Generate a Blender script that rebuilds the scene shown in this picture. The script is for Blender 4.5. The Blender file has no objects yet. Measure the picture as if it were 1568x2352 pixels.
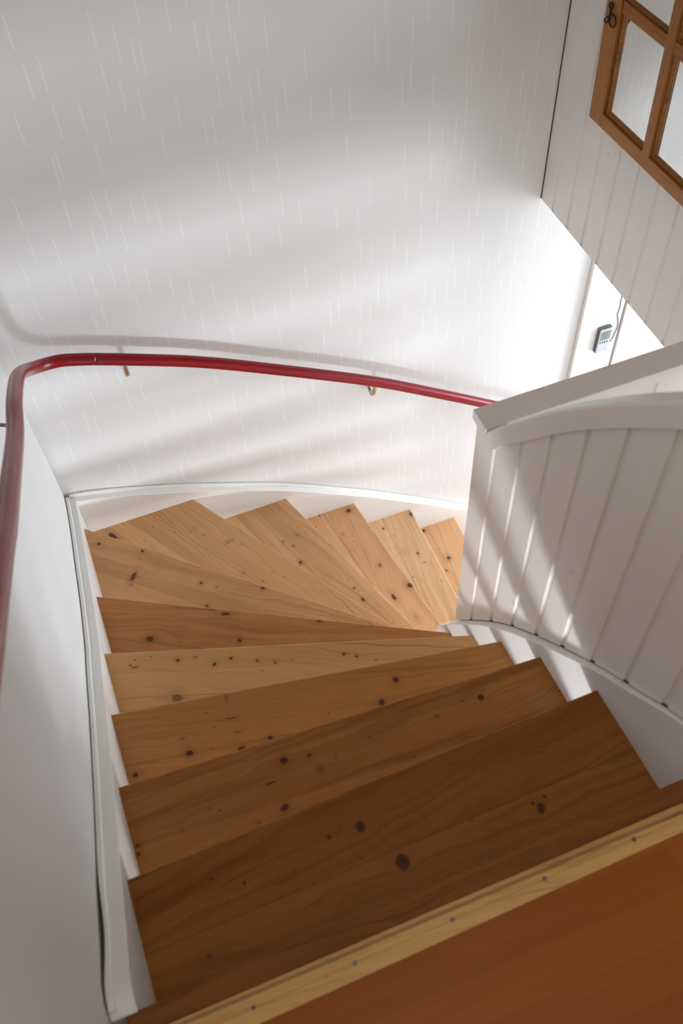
import bpy, bmesh, math, random
from mathutils import Vector, Matrix
random.seed(7)
S = 0.19                      # one stair rise in metres; all plan coordinates below are in rises
D = bpy.data
col = bpy.context.scene.collection
sc = bpy.context.scene

# ------------------------------------------------------------------ helpers
def V(x, y, z): return Vector((x*S, y*S, z*S))

def mesh_obj(name, bm, mat=None, parent=None, smooth=False, bevel=0, seg=2, angle=40):
    bmesh.ops.recalc_face_normals(bm, faces=bm.faces)
    me = D.meshes.new(name); bm.to_mesh(me); bm.free()
    o = D.objects.new(name, me); col.objects.link(o)
    if mat: me.materials.append(mat)
    if smooth:
        for p in me.polygons: p.use_smooth = True
    if bevel:
        m = o.modifiers.new('bevel', 'BEVEL'); m.width = bevel; m.segments = seg
        m.limit_method = 'ANGLE'; m.angle_limit = math.radians(angle)
    if parent: o.parent = parent
    return o

def thing(name, label, cat, loc=(0, 0, 0), group=None):
    o = D.objects.new(name, None); col.objects.link(o); o.location = V(*loc)
    o.empty_display_size = .05
    o['label'] = label; o['category'] = cat
    if group: o['group'] = group
    return o

def struct(o, label=None):
    o['kind'] = 'structure'
    if label: o['label'] = label
    return o

def reparent(o, p):
    bpy.context.view_layer.update()
    o.parent = p; o.matrix_parent_inverse = p.matrix_world.inverted()
    return o

def box(bm, x0, x1, y0, y1, z0, z1):
    vs = [bm.verts.new(V(x, y, z)) for x in (x0, x1) for y in (y0, y1) for z in (z0, z1)]
    for f in ((0,1,3,2), (4,6,7,5), (0,4,5,1), (2,3,7,6), (0,2,6,4), (1,5,7,3)):
        bm.faces.new([vs[i] for i in f])

def box_obj(name, x0, x1, y0, y1, z0, z1, mat, parent=None, bevel=0):
    bm = bmesh.new(); box(bm, x0, x1, y0, y1, z0, z1)
    return mesh_obj(name, bm, mat, parent, bevel=bevel)

def prism(bm, poly, z0, z1):
    """poly: list of Vector2 (metres); z in metres"""
    lo = [bm.verts.new((p[0], p[1], z0)) for p in poly]
    hi = [bm.verts.new((p[0], p[1], z1)) for p in poly]
    n = len(poly)
    bm.faces.new(lo[::-1]); bm.faces.new(hi)
    for i in range(n): bm.faces.new((lo[i], lo[(i+1) % n], hi[(i+1) % n], hi[i]))

def sweep(bm, rings, closed_ring=True, cap=True):
    """rings: list of rings of Vectors (metres)"""
    R = [[bm.verts.new(p) for p in r] for r in rings]
    n = len(R[0])
    for a, b in zip(R[:-1], R[1:]):
        for i in range(n if closed_ring else n-1):
            bm.faces.new((a[i], a[(i+1) % n], b[(i+1) % n], b[i]))
    if cap and closed_ring:
        bm.faces.new(R[0][::-1]); bm.faces.new(R[-1])
    return R

def smooth_path(pts, n=8):
    """Catmull-Rom through points"""
    P = [Vector(p) for p in pts]; P = [2*P[0]-P[1]] + P + [2*P[-1]-P[-2]]
    out = []
    for i in range(1, len(P)-2):
        p0, p1, p2, p3 = P[i-1:i+3]
        for k in range(n):
            t = k/n
            out.append(.5*((2*p1) + (p2-p0)*t + (2*p0-5*p1+4*p2-p3)*t*t + (3*p1-p0-3*p2+p3)*t**3))
    out.append(P[-2]); return out

def tube(bm, pts, r, n=16, flat=None, cap=True):
    """round (or flattened) tube along points in metres. flat=(rw, rh) half widths"""
    rings = []
    up = Vector((0, 0, 1))
    prev = None
    for i, p in enumerate(pts):
        t = (pts[min(i+1, len(pts)-1)] - pts[max(i-1, 0)]).normalized()
        if prev is None:
            s = t.cross(up)
            if s.length < 1e-3: s = Vector((1, 0, 0))
            s.normalize()
        else:
            s = (prev - t*prev.dot(t)).normalized()
        prev = s
        u = s.cross(t).normalized()
        rw, rh = flat if flat else (r, r)
        rings.append([p + s*math.cos(2*math.pi*k/n)*rw + u*math.sin(2*math.pi*k/n)*rh for k in range(n)])
    sweep(bm, rings, True, cap)

def interp(tab, t):
    if t <= tab[0][0]:
        (a, b), (c, d) = tab[0], tab[1]
    elif t >= tab[-1][0]:
        (a, b), (c, d) = tab[-2], tab[-1]
    else:
        for (a, b), (c, d) in zip(tab[:-1], tab[1:]):
            if a <= t <= c: break
    return b + (d-b)*(t-a)/(c-a)

def smooth_tab(tab, n=6):
    P = smooth_path([(a, b, 0) for a, b in tab], n)
    return [(p.x, p.y) for p in P]

# ------------------------------------------------------------------ materials
def new_mat(name):
    m = D.materials.new(name); m.use_nodes = True
    nt = m.node_tree; nt.nodes.clear()
    out = nt.nodes.new('ShaderNodeOutputMaterial'); b = nt.nodes.new('ShaderNodeBsdfPrincipled')
    nt.links.new(b.outputs[0], out.inputs[0])
    return m, nt, b

class NB:
    def __init__(s, nt): s.nt = nt
    def n(s, t, **kw):
        o = s.nt.nodes.new(t)
        for k, v in kw.items(): setattr(o, k, v)
        return o
    def l(s, a, b): s.nt.links.new(a, b)
    def m(s, op, a, b=None, c=None, clamp=False):
        o = s.n('ShaderNodeMath', operation=op); o.use_clamp = clamp
        for i, v in enumerate((a, b, c)):
            if v is None: continue
            if hasattr(v, 'is_output'): s.l(v, o.inputs[i])
            else: o.inputs[i].default_value = v
        return o.outputs[0]
    def mixc(s, f, a, b, mode='MIX'):
        o = s.n('ShaderNodeMix', data_type='RGBA', blend_type=mode)
        for i, v in ((0, f), (6, a), (7, b)):
            if hasattr(v, 'is_output'): s.l(v, o.inputs[i])
            elif i == 0: o.inputs[i].default_value = v
            else: o.inputs[i].default_value = (*v, 1) if len(v) == 3 else v
        return o.outputs[2]
    def noise(s, vec, scale, detail=3, rough=.5, dim='3D'):
        o = s.n('ShaderNodeTexNoise', noise_dimensions=dim)
        s.l(vec, o.inputs['Vector']); o.inputs['Scale'].default_value = scale
        o.inputs['Detail'].default_value = detail; o.inputs['Roughness'].default_value = rough
        return o.outputs['Fac']
    def ramp(s, f, lo, hi):
        o = s.n('ShaderNodeMapRange', interpolation_type='SMOOTHSTEP'); s.l(f, o.inputs[0])
        o.inputs[1].default_value = lo; o.inputs[2].default_value = hi
        return o.outputs[0]
    def comb(s, x, y, z):
        o = s.n('ShaderNodeCombineXYZ')
        for i, v in enumerate((x, y, z)):
            if hasattr(v, 'is_output'): s.l(v, o.inputs[i])
            else: o.inputs[i].default_value = v
        return o.outputs[0]

def paint(name, c, rough=.45, bump=.0, spots=False, scale=60):
    m, nt, b = new_mat(name); N = NB(nt)
    tc = N.n('ShaderNodeTexCoord').outputs['Object']
    f = N.noise(tc, 6, 3)
    colr = N.mixc(N.ramp(f, .3, .75), c, tuple(v*.955 for v in c))
    if spots:                                   # knots that have bled through the paint
        v = N.n('ShaderNodeTexVoronoi'); N.l(tc, v.inputs['Vector']); v.inputs['Scale'].default_value = 7
        s = N.ramp(v.outputs['Distance'], .07, .02)
        colr = N.mixc(N.m('MULTIPLY', s, .35), colr, (c[0]*.55, c[1]*.5, c[2]*.45))
    N.l(colr, b.inputs['Base Color']); b.inputs['Roughness'].default_value = rough
    if bump > 1:
        bp = N.n('ShaderNodeBump'); bp.inputs['Strength'].default_value = bump; bp.inputs['Distance'].default_value = .001
        N.l(N.noise(tc, scale, 3), bp.inputs['Height']); N.l(bp.outputs[0], b.inputs['Normal'])
    return m

def knot_group():
    g = D.node_groups.new('knot', 'ShaderNodeTree')
    I = g.interface
    I.new_socket('Vector', in_out='INPUT', socket_type='NodeSocketVector')
    I.new_socket('Center', in_out='INPUT', socket_type='NodeSocketVector')
    I.new_socket('RX', in_out='INPUT', socket_type='NodeSocketFloat')
    I.new_socket('RY', in_out='INPUT', socket_type='NodeSocketFloat')
    I.new_socket('S', in_out='INPUT', socket_type='NodeSocketFloat')
    I.new_socket('M0', in_out='INPUT', socket_type='NodeSocketFloat')
    I.new_socket('H0', in_out='INPUT', socket_type='NodeSocketFloat')
    I.new_socket('W0', in_out='INPUT', socket_type='NodeSocketFloat')
    for n in ('M', 'H', 'W'): I.new_socket(n, in_out='OUTPUT', socket_type='NodeSocketFloat')
    N = NB(g); gi = N.n('NodeGroupInput'); go = N.n('NodeGroupOutput')
    sub = N.n('ShaderNodeVectorMath', operation='SUBTRACT'); N.l(gi.outputs[0], sub.inputs[0]); N.l(gi.outputs[1], sub.inputs[1])
    sp = N.n('ShaderNodeSeparateXYZ'); N.l(sub.outputs[0], sp.inputs[0])
    dx = N.m('DIVIDE', sp.outputs[0], gi.outputs[2]); dy = N.m('DIVIDE', sp.outputs[1], gi.outputs[3])
    d2 = N.m('ADD', N.m('MULTIPLY', dx, dx), N.m('MULTIPLY', dy, dy))
    d = N.m('SQRT', d2)
    core = N.m('MULTIPLY', N.ramp(d, 1.12, .72), N.ramp(gi.outputs[4], .25, .85))
    halo = N.m('MULTIPLY', N.m('EXPONENT', N.m('MULTIPLY', d2, -.22)), gi.outputs[4])
    N.l(N.m('MAXIMUM', core, gi.outputs[5]), go.inputs[0])
    N.l(N.m('MAXIMUM', halo, gi.outputs[6]), go.inputs[1])
    # grain flows round the knot
    wy = N.m('DIVIDE', sp.outputs[1], N.m('ADD', N.m('MULTIPLY', d2, .25), 1.0))
    N.l(N.m('ADD', N.m('MULTIPLY', wy, -.75), gi.outputs[7]), go.inputs[2])
    return g
KG = knot_group()

def pine(name, seed, light=(.56, .33, .155), dark=(.36, .175, .065), knots=(), boards=.141, off=0., spread=.5,
         rough=.36, stain=.35, dents=1.0, ringscale=1.0, edge=False, back=None, spec=.5, lam=.047, lamc=.42):
    m, nt, b = new_mat(name); N = NB(nt)
    tc = N.n('ShaderNodeTexCoord').outputs['Object']
    jit = N.n('ShaderNodeVectorMath', operation='MULTIPLY_ADD')
    nz = N.n('ShaderNodeTexNoise'); N.l(tc, nz.inputs['Vector']); nz.inputs['Scale'].default_value = 45; nz.inputs['Detail'].default_value = 3
    cs = N.n('ShaderNodeVectorMath', operation='SUBTRACT'); N.l(nz.outputs['Color'], cs.inputs[0]); cs.inputs[1].default_value = (.5, .5, .5)
    N.l(cs.outputs[0], jit.inputs[0]); jit.inputs[1].default_value = (.011, .011, 0); N.l(tc, jit.inputs[2])
    kv = jit.outputs[0]
    M = H = W = None
    for (x, y, rx, ry, s) in knots:
        g = N.n('ShaderNodeGroup'); g.node_tree = KG
        N.l(kv, g.inputs[0]); g.inputs[1].default_value = (x, y, 0)
        g.inputs[2].default_value = rx*.86; g.inputs[3].default_value = ry*.86; g.inputs[4].default_value = s
        if M is not None:
            N.l(M, g.inputs[5]); N.l(H, g.inputs[6]); N.l(W, g.inputs[7])
        M, H, W = g.outputs
    sp = N.n('ShaderNodeSeparateXYZ'); N.l(tc, sp.inputs[0])
    x, y, z = sp.outputs
    # laminated boards
    by = N.m('DIVIDE', N.m('ADD', y, off), boards)
    bi = N.m('FLOOR', by); fr = N.m('FRACT', by)
    wn = N.n('ShaderNodeTexWhiteNoise', noise_dimensions='2D'); N.l(N.comb(bi, seed*3.7, 0), wn.inputs['Vector'])
    bt = wn.outputs['Value']
    joint = N.m('MAXIMUM', N.ramp(fr, .010, .002), N.ramp(fr, .990, .998))
    yy = y if W is None else N.m('ADD', y, W)
    slope = N.m('MULTIPLY', N.m('SUBTRACT', bt, .5), .22)
    yy = N.m('ADD', yy, N.m('MULTIPLY', x, slope))
    yy = N.m('ADD', yy, N.m('MULTIPLY', bt, 3.1))
    lowv = N.comb(N.m('MULTIPLY', x, 1.6), N.m('MULTIPLY', yy, 5), seed*5.3)
    warp = N.noise(lowv, 2.2, 3)
    yw = N.m('ADD', yy, N.m('MULTIPLY', warp, .075))
    rings = N.noise(N.comb(N.m('MULTIPLY', x, .55), N.m('MULTIPLY', yw, 46*ringscale), seed*1.7), 1.5, 2, .6)
    fine = N.noise(N.comb(N.m('MULTIPLY', x, 5), N.m('MULTIPLY', yw, 420), seed), 1.0, 3, .7)
    cloud = N.noise(N.comb(N.m('MULTIPLY', x, 1.3), N.m('MULTIPLY', yy, 4.5), seed*2.1), 2.6, 4, .6)
    f = N.m('ADD', N.m('MULTIPLY', N.ramp(rings, .40, .72), .55), N.m('MULTIPLY', N.m('SUBTRACT', fine, .5), .38))
    f = N.m('ADD', f, N.m('MULTIPLY', N.m('SUBTRACT', bt, .5), spread))
    f = N.m('ADD', f, N.m('MULTIPLY', N.m('SUBTRACT', cloud, .45), 1.15), clamp=True)
    li = N.m('FLOOR', N.m('DIVIDE', N.m('ADD', N.m('ADD', y, off+.013), N.m('MULTIPLY', x, (math.sin(seed*5)*.018))), lam))
    wl = N.n('ShaderNodeTexWhiteNoise', noise_dimensions='2D'); N.l(N.comb(li, seed*1.9, 0), wl.inputs['Vector'])
    f = N.m('ADD', f, N.m('MULTIPLY', N.m('SUBTRACT', wl.outputs['Value'], .5), lamc), clamp=True)
    c = N.mixc(f, light, dark)
    streak = N.noise(N.comb(N.m('MULTIPLY', x, 2.5), N.m('MULTIPLY', yw, 160), seed*3.3), 1.0, 4, .65)
    c = N.mixc(N.m('MULTIPLY', N.ramp(streak, .5, .75), .30), c, (dark[0]*.7, dark[1]*.62, dark[2]*.55))
    # sharp dark summer-wood lines
    ln = N.noise(N.comb(N.m('MULTIPLY', x, .35), N.m('MULTIPLY', yw, 95), seed*9.1), 1.6, 1, .4)
    zone = N.ramp(N.noise(N.comb(N.m('MULTIPLY', x, .8), N.m('MULTIPLY', yw, 9), seed*4.4), 1.7, 1), .54, .66)
    line = N.m('MULTIPLY', N.m('MULTIPLY', N.ramp(ln, .60, .70), zone), .62)
    c = N.mixc(line, c, (dark[0]*.42, dark[1]*.36, dark[2]*.33))
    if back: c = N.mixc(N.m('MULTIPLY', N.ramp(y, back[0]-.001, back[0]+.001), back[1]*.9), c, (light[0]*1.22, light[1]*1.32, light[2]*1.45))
    # grubby walked-on patches
    gr = N.noise(tc, 5.5, 5, .65)
    c = N.mixc(N.m('MULTIPLY', N.ramp(gr, .52, .78), stain), c, (.20, .135, .075))
    # small dents and nicks
    if dents:
        dv = N.n('ShaderNodeVectorMath', operation='MULTIPLY'); N.l(tc, dv.inputs[0]); dv.inputs[1].default_value = (22, 44, 22)
        dr = N.n('ShaderNodeVectorRotate', rotation_type='Z_AXIS'); N.l(dv.outputs[0], dr.inputs[0]); dr.inputs['Angle'].default_value = .5+seed
        vo = N.n('ShaderNodeTexVoronoi'); N.l(dr.outputs[0], vo.inputs['Vector']); vo.inputs['Scale'].default_value = 1.0
        sel = N.n('ShaderNodeSeparateXYZ'); N.l(vo.outputs['Color'], sel.inputs[0])
        nick = N.m('MULTIPLY', N.ramp(vo.outputs['Distance'], .13, .05), N.m('GREATER_THAN', sel.outputs[0], .72))
        c = N.mixc(N.m('MULTIPLY', nick, .6*dents), c, (.10, .045, .018))
    c = N.mixc(N.m('MULTIPLY', joint, .55), c, (.09, .04, .016))
    if H is not None:
        c = N.mixc(N.m('MULTIPLY', H, .62), c, (.22, .085, .028))
        kr = N.noise(kv, 120, 2)
        kc = N.mixc(kr, (.035, .014, .008), (.13, .045, .02))
        c = N.mixc(M, c, kc)
    if edge:                                    # worn front edge
        wr = N.noise(N.comb(N.m('MULTIPLY', x, 14), 0, seed), 1.0, 4, .7)
        em = N.m('MULTIPLY', N.ramp(y, .0075, .0005), N.ramp(wr, .38, .6))
        c = N.mixc(N.m('MULTIPLY', em, .55), c, (light[0]*1.25, light[1]*1.3, light[2]*1.5))
    N.l(c, b.inputs['Base Color'])
    r = N.m('ADD', N.m('MULTIPLY', gr, .22), rough-.08)
    N.l(r, b.inputs['Roughness']); b.inputs['Specular IOR Level'].default_value = spec
    bp = N.n('ShaderNodeBump'); bp.inputs['Strength'].default_value = .25; bp.inputs['Distance'].default_value = .0006
    N.l(N.noise(N.comb(N.m('MULTIPLY', x, 6), N.m('MULTIPLY', y, 420), seed), 1.0, 1, .6), bp.inputs['Height']); N.l(bp.outputs[0], b.inputs['Normal'])
    return m

def laminate():
    m, nt, b = new_mat('orange_laminate'); N = NB(nt)
    tc = N.n('ShaderNodeTexCoord').outputs['Object']
    sp = N.n('ShaderNodeSeparateXYZ'); N.l(tc, sp.inputs[0]); x, y, z = sp.outputs
    by = N.m('DIVIDE', y, .065); bi = N.m('FLOOR', by)
    w1 = N.n('ShaderNodeTexWhiteNoise', noise_dimensions='1D'); N.l(bi, w1.inputs['W'])
    bx = N.m('FLOOR', N.m('ADD', N.m('DIVIDE', x, .42), N.m('MULTIPLY', w1.outputs['Value'], 7)))
    w2 = N.n('ShaderNodeTexWhiteNoise', noise_dimensions='2D'); N.l(N.comb(bx, bi, 0), w2.inputs['Vector'])
    t = w2.outputs['Value']
    g = N.noise(N.comb(N.m('MULTIPLY', x, 1.2), N.m('ADD', N.m('MULTIPLY', y, 26), N.m('MULTIPLY', t, 9)), 0), 2, 4, .6)
    f = N.m('ADD', N.m('MULTIPLY', g, .75), N.m('MULTIPLY', N.m('SUBTRACT', t, .5), .42), clamp=True)
    c = N.mixc(f, (.37, .115, .017), (.23, .052, .005))
    N.l(c, b.inputs['Base Color']); b.inputs['Roughness'].default_value = .42; b.inputs['Specular IOR Level'].default_value = .15
    return m

def wallpaper(amt):
    m, nt, b = new_mat('streaked_wallpaper' if amt else 'plain_wallpaper'); N = NB(nt)
    geo = N.n('ShaderNodeNewGeometry')
    sp = N.n('ShaderNodeSeparateXYZ'); N.l(geo.outputs['Position'], sp.inputs[0]); x, y, z = sp.outputs
    h = N.m('ADD', x, N.m('MULTIPLY', y, 1.013))
    cw, rh = .030, .127
    tot = None
    for k, (o1, o2) in enumerate(((0., 0.), (.37, .45))):
        u = N.m('ADD', N.m('DIVIDE', h, cw*2), o1+.13*k)
        cu = N.m('FLOOR', u); fu = N.m('FRACT', u)
        w1 = N.n('ShaderNodeTexWhiteNoise', noise_dimensions='1D'); N.l(N.m('ADD', cu, 31.7*k), w1.inputs['W'])
        v = N.m('ADD', N.m('DIVIDE', z, rh), N.m('ADD', w1.outputs['Value'], o2))
        cv = N.m('FLOOR', v); fv = N.m('FRACT', v)
        w2 = N.n('ShaderNodeTexWhiteNoise', noise_dimensions='2D'); N.l(N.comb(cu, cv, 0), w2.inputs['Vector'])
        r = w2.outputs['Value']
        d = N.m('ABSOLUTE', N.m('SUBTRACT', fu, N.m('ADD', N.m('MULTIPLY', r, .6), .2)))
        ln = N.ramp(d, .040, .022)
        ln = N.m('MULTIPLY', ln, N.m('LESS_THAN', fv, .72))
        ln = N.m('MULTIPLY', ln, N.m('GREATER_THAN', N.m('FRACT', N.m('MULTIPLY', r, 17.3)), (.42, .90)[k]))
        tot = ln if tot is None else N.m('MAXIMUM', tot, ln)
    cl = N.noise(geo.outputs['Position'], 2.0, 3)
    base = N.mixc(N.ramp(cl, .35, .7), (.74, .74, .735), (.715, .715, .71))
    wv = N.noise(geo.outputs['Position'], 260, 2)
    base = N.mixc(N.m('MULTIPLY', wv, .10), base, (.6, .585, .57))
    c = N.mixc(N.m('MULTIPLY', tot, .50*amt), base, (.88, .88, .87))
    N.l(c, b.inputs['Base Color']); b.inputs['Roughness'].default_value = .75
    b.inputs['Specular IOR Level'].default_value = .25
    return m

def simple(name, c, rough=.5, metal=0., **kw):
    m, nt, b = new_mat(name)
    b.inputs['Base Color'].default_value = (*c, 1); b.inputs['Roughness'].default_value = rough
    b.inputs['Metallic'].default_value = metal
    for k, v in kw.items(): b.inputs[k].default_value = v
    return m

M_WP = wallpaper(1.0)
M_WP2 = wallpaper(.0)
M_WHITE = paint('white_gloss_paint', (.80, .785, .755), .34, .15)
M_TRIM = paint('white_trim_paint', (.79, .79, .76), .32, .1)
M_PANEL = paint('white_panel_warm_bounce', (.85, .80, .735), .36, .2, spots=True)  # balustrade copy, tinted warm for light bounced off the wood
M_PLAST = paint('plain_white_plaster', (.76, .75, .73), .8)
M_PWALL = paint('white_panel_cool_daylight', (.83, .815, .79), .4, .2, spots=True)  # wall copy of the panel paint, tinted cooler for the hall daylight
M_LAM = laminate()
M_CONC = paint('grey_floor_paint', (.58, .58, .57), .5)
M_STEEL = simple('brushed_steel', (.55, .53, .50), .28, 1.)
M_IRON = simple('black_iron', (.02, .019, .018), .4, .7)
M_SCREW = simple('zinc_screw', (.16, .15, .15), .35, .9)
M_DUST_SHADE = simple('dark_dust_and_shade', (.06, .05, .04), .95)  # dust under the balustrade boards, painted shade in the trim gap

def red_wood():
    m, nt, b = new_mat('red_lacquered_wood'); N = NB(nt)
    tc = N.n('ShaderNodeTexCoord').outputs['Object']
    f = N.noise(tc, 9, 4)
    c = N.mixc(f, (.27, .003, .010), (.19, .002, .006))
    N.l(c, b.inputs['Base Color']); b.inputs['Roughness'].default_value = .27
    b.inputs['Specular IOR Level'].default_value = .3; b.inputs['Coat Weight'].default_value = .12; b.inputs['Coat Roughness'].default_value = .15
    return m
M_RED = red_wood()

# ------------------------------------------------------------------ plan of the stair (in rises)
NOSE = {1: ((-1.50, 3.19), (3.79, 3.25)), 2: ((-1.50, 4.564), (3.757, 4.232)), 3: ((-1.495, 5.987), (3.72, 5.036)),
        4: ((-1.5, 7.5), (3.693, 5.715)), 5: ((-1.521, 9.197), (3.673, 6.339)), 6: ((-1.54, 11.447), (3.66, 6.745)),
        7: ((.576, 12.064), (3.96, 6.8)), 8: ((2.52, 12.064), (4.35, 6.8)), 9: ((4.096, 12.064), (4.908, 6.8)),
        10: ((5.529, 12.064), (5.55, 6.8)), 11: ((6.737, 12.064), (6.72, 6.8)), 12: ((7.95, 12.064), (7.93, 6.8)),
        13: ((9.15, 12.064), (9.13, 6.8)), 14: ((10.35, 12.064), (10.33, 6.8))}
KNOTS = {1: [(0.444, 0.0752, 0.0117, 0.0134, 1), (0.4924, 0.1659, 0.0155, 0.0178, 1.0), (0.7782, 0.1737, 0.01, 0.0116, 1), (0.7946, 0.1558, 0.0051, 0.0039, 1), (0.7676, 0.1603, 0.0042, 0.0048, 1), (0.3807, 0.0698, 0.0066, 0.0057, 0.8), (0.8283, 0.074, 0.0121, 0.005, 0.5), (0.6435, 0.1446, 0.0042, 0.0038, 0.6), (0.6798, 0.1914, 0.0066, 0.0038, 0.4), (0.1063, 0.1849, 0.0055, 0.0045, 0.7), (0.2037, 0.0881, 0.0041, 0.0047, 0.8), (0.1503, 0.0596, 0.0065, 0.0047, 0.7), (0.2367, 0.1786, 0.0063, 0.0073, 0.25)], 2: [(0.3614, 0.0555, 0.0116, 0.01, 1), (0.3348, 0.1566, 0.0094, 0.0097, 0.9), (0.0179, 0.1367, 0.0055, 0.0042, 0.9), (0.0156, 0.1548, 0.0055, 0.0053, 0.9), (0.2739, 0.171, 0.0046, 0.0053, 0.5), (0.433, 0.0988, 0.0086, 0.0077, 0.5), (0.3208, 0.0959, 0.0152, 0.0033, 0.7), (0.1808, 0.1103, 0.0084, 0.0032, 0.5), (0.8287, 0.0526, 0.0089, 0.008, 1), (0.7169, 0.0634, 0.0069, 0.0045, 0.6), (1.0068, 0.0938, 0.005, 0.0057, 0.8), (0.6382, 0.1372, 0.0048, 0.0033, 0.6), (0.4179, 0.0615, 0.0068, 0.0033, 0.7)], 3: [(0.1822, 0.1403, 0.0106, 0.0098, 1), (0.0474, 0.1685, 0.0084, 0.0073, 0.9), (0.3825, 0.1403, 0.0086, 0.0061, 0.9), (0.3087, 0.1514, 0.0096, 0.0049, 0.8), (0.1687, 0.1, 0.0054, 0.0049, 0.5), (0.2925, 0.0696, 0.0195, 0.0037, 0.6), (0.7159, 0.0513, 0.0088, 0.0089, 1), (0.6697, 0.1046, 0.0087, 0.0088, 0.9), (0.2869, 0.0136, 0.0033, 0.0101, 0.5), (0.3041, 0.1093, 0.0108, 0.0037, 0.5)], 4: [(0.2097, 0.0325, 0.0061, 0.0056, 0.8), (0.3588, 0.0353, 0.0061, 0.0056, 0.8), (0.314, 0.0504, 0.0061, 0.0056, 0.8), (0.434, 0.0462, 0.0049, 0.0042, 0.7), (0.4843, 0.0557, 0.0049, 0.0042, 0.7), (0.0891, 0.0489, 0.0098, 0.0042, 0.6), (0.2149, 0.1478, 0.0192, 0.0124, 0.6), (0.6779, 0.0394, 0.0061, 0.0042, 0.8), (0.7118, 0.048, 0.0049, 0.0042, 0.8), (0.255, 0.0269, 0.0049, 0.0042, 0.5), (0.0761, 0.0414, 0.0037, 0.0042, 0.7)], 5: [(0.2092, 0.1291, 0.0135, 0.0124, 1), (0.4859, 0.1015, 0.008, 0.0077, 0.9), (0.4237, 0.0151, 0.015, 0.0063, 0.9), (0.7224, 0.0071, 0.0108, 0.0047, 0.8), (0.2992, 0.0882, 0.0135, 0.0155, 0.25)], 6: [(0.0871, 0.0406, 0.0093, 0.0071, 1), (0.2482, 0.0145, 0.0077, 0.0053, 0.9), (0.2686, 0.1198, 0.0076, 0.0226, 0.8), (0.504, 0.0633, 0.006, 0.0069, 0.9), (0.7138, 0.0101, 0.0074, 0.0068, 0.9), (0.5611, 0.1393, 0.0074, 0.0085, 0.7), (0.2784, 0.1536, 0.012, 0.0069, 0.5), (0.562, 0.0591, 0.0045, 0.0034, 0.6), (0.9181, -0.0054, 0.0073, 0.0034, 0.4)], 7: [(-0.1353, 0.2995, 0.0266, 0.0115, 0.9), (0.2479, 0.0702, 0.0066, 0.0057, 0.5), (0.1492, 0.0952, 0.0066, 0.0038, 0.5), (0.3848, 0.1392, 0.008, 0.0037, 0.5), (0.4668, 0.1277, 0.0064, 0.0037, 0.5), (0.1015, 0.094, 0.0083, 0.0057, 0.4), (0.2537, 0.0541, 0.0066, 0.0038, 0.6)], 8: [(0.2852, 0.1456, 0.0086, 0.0079, 1), (0.5764, 0.0697, 0.01, 0.0058, 0.8), (0.5149, 0.0633, 0.0051, 0.0058, 0.7), (0.2056, 0.1177, 0.0052, 0.004, 0.7), (0.1635, 0.1336, 0.0052, 0.004, 0.6), (0.1749, 0.0733, 0.007, 0.0061, 0.5), (0.3907, 0.0964, 0.0239, 0.0196, 0.15)], 9: [(0.0225, 0.0392, 0.0113, 0.013, 1), (0.4775, 0.0109, 0.0125, 0.0123, 1), (0.4908, 0.0962, 0.0212, 0.0081, 0.8), (0.331, 0.0662, 0.0091, 0.0083, 0.6), (-0.0214, 0.1597, 0.0057, 0.0043, 0.8), (0.617, 0.0695, 0.0174, 0.01, 0.4), (0.1164, 0.1211, 0.0074, 0.0043, 0.5)], 10: [(0.0273, 0.0107, 0.0139, 0.0068, 1), (0.052, 0.1562, 0.0059, 0.0045, 0.9), (0.2335, 0.067, 0.0077, 0.0044, 0.8), (0.203, 0.1041, 0.0193, 0.0222, 0.2), (0.3366, 0.1352, 0.0038, 0.0044, 0.6), (0.2882, 0.0599, 0.0029, 0.0033, 0.8)], 11: [(0.0181, 0.1653, 0.0082, 0.0095, 1), (0.2026, 0.1206, 0.0101, 0.0093, 0.9), (0.2592, 0.1573, 0.006, 0.0046, 0.7)]}
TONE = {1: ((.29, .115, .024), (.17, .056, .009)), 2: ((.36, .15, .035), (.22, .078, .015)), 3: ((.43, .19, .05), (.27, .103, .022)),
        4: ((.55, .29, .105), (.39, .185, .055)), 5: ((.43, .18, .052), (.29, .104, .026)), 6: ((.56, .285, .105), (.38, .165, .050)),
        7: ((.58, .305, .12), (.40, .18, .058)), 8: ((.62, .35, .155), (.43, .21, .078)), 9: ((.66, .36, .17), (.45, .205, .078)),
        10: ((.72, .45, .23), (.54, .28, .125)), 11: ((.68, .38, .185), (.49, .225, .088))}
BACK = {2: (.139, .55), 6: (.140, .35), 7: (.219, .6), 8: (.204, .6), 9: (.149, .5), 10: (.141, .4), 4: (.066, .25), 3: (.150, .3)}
NAILB = [(-1.633, 12.225), (-1.414, 12.225), (0.022, 12.225), (1.447, 12.225), (2.661, 12.225), (3.728, 12.225), (4.538, 12.225), (5.17, 12.225)]
NAILL = [(-1.685, 11.572), (-1.685, 11.361), (-1.685, 10.546), (-1.685, 9.615), (-1.685, 8.477), (-1.685, 6.979), (-1.685, 5.609)]
ROOM_L, ROOM_B, PWALL = -1.73, 12.27, 8.0
GROUND = -15.0

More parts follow.
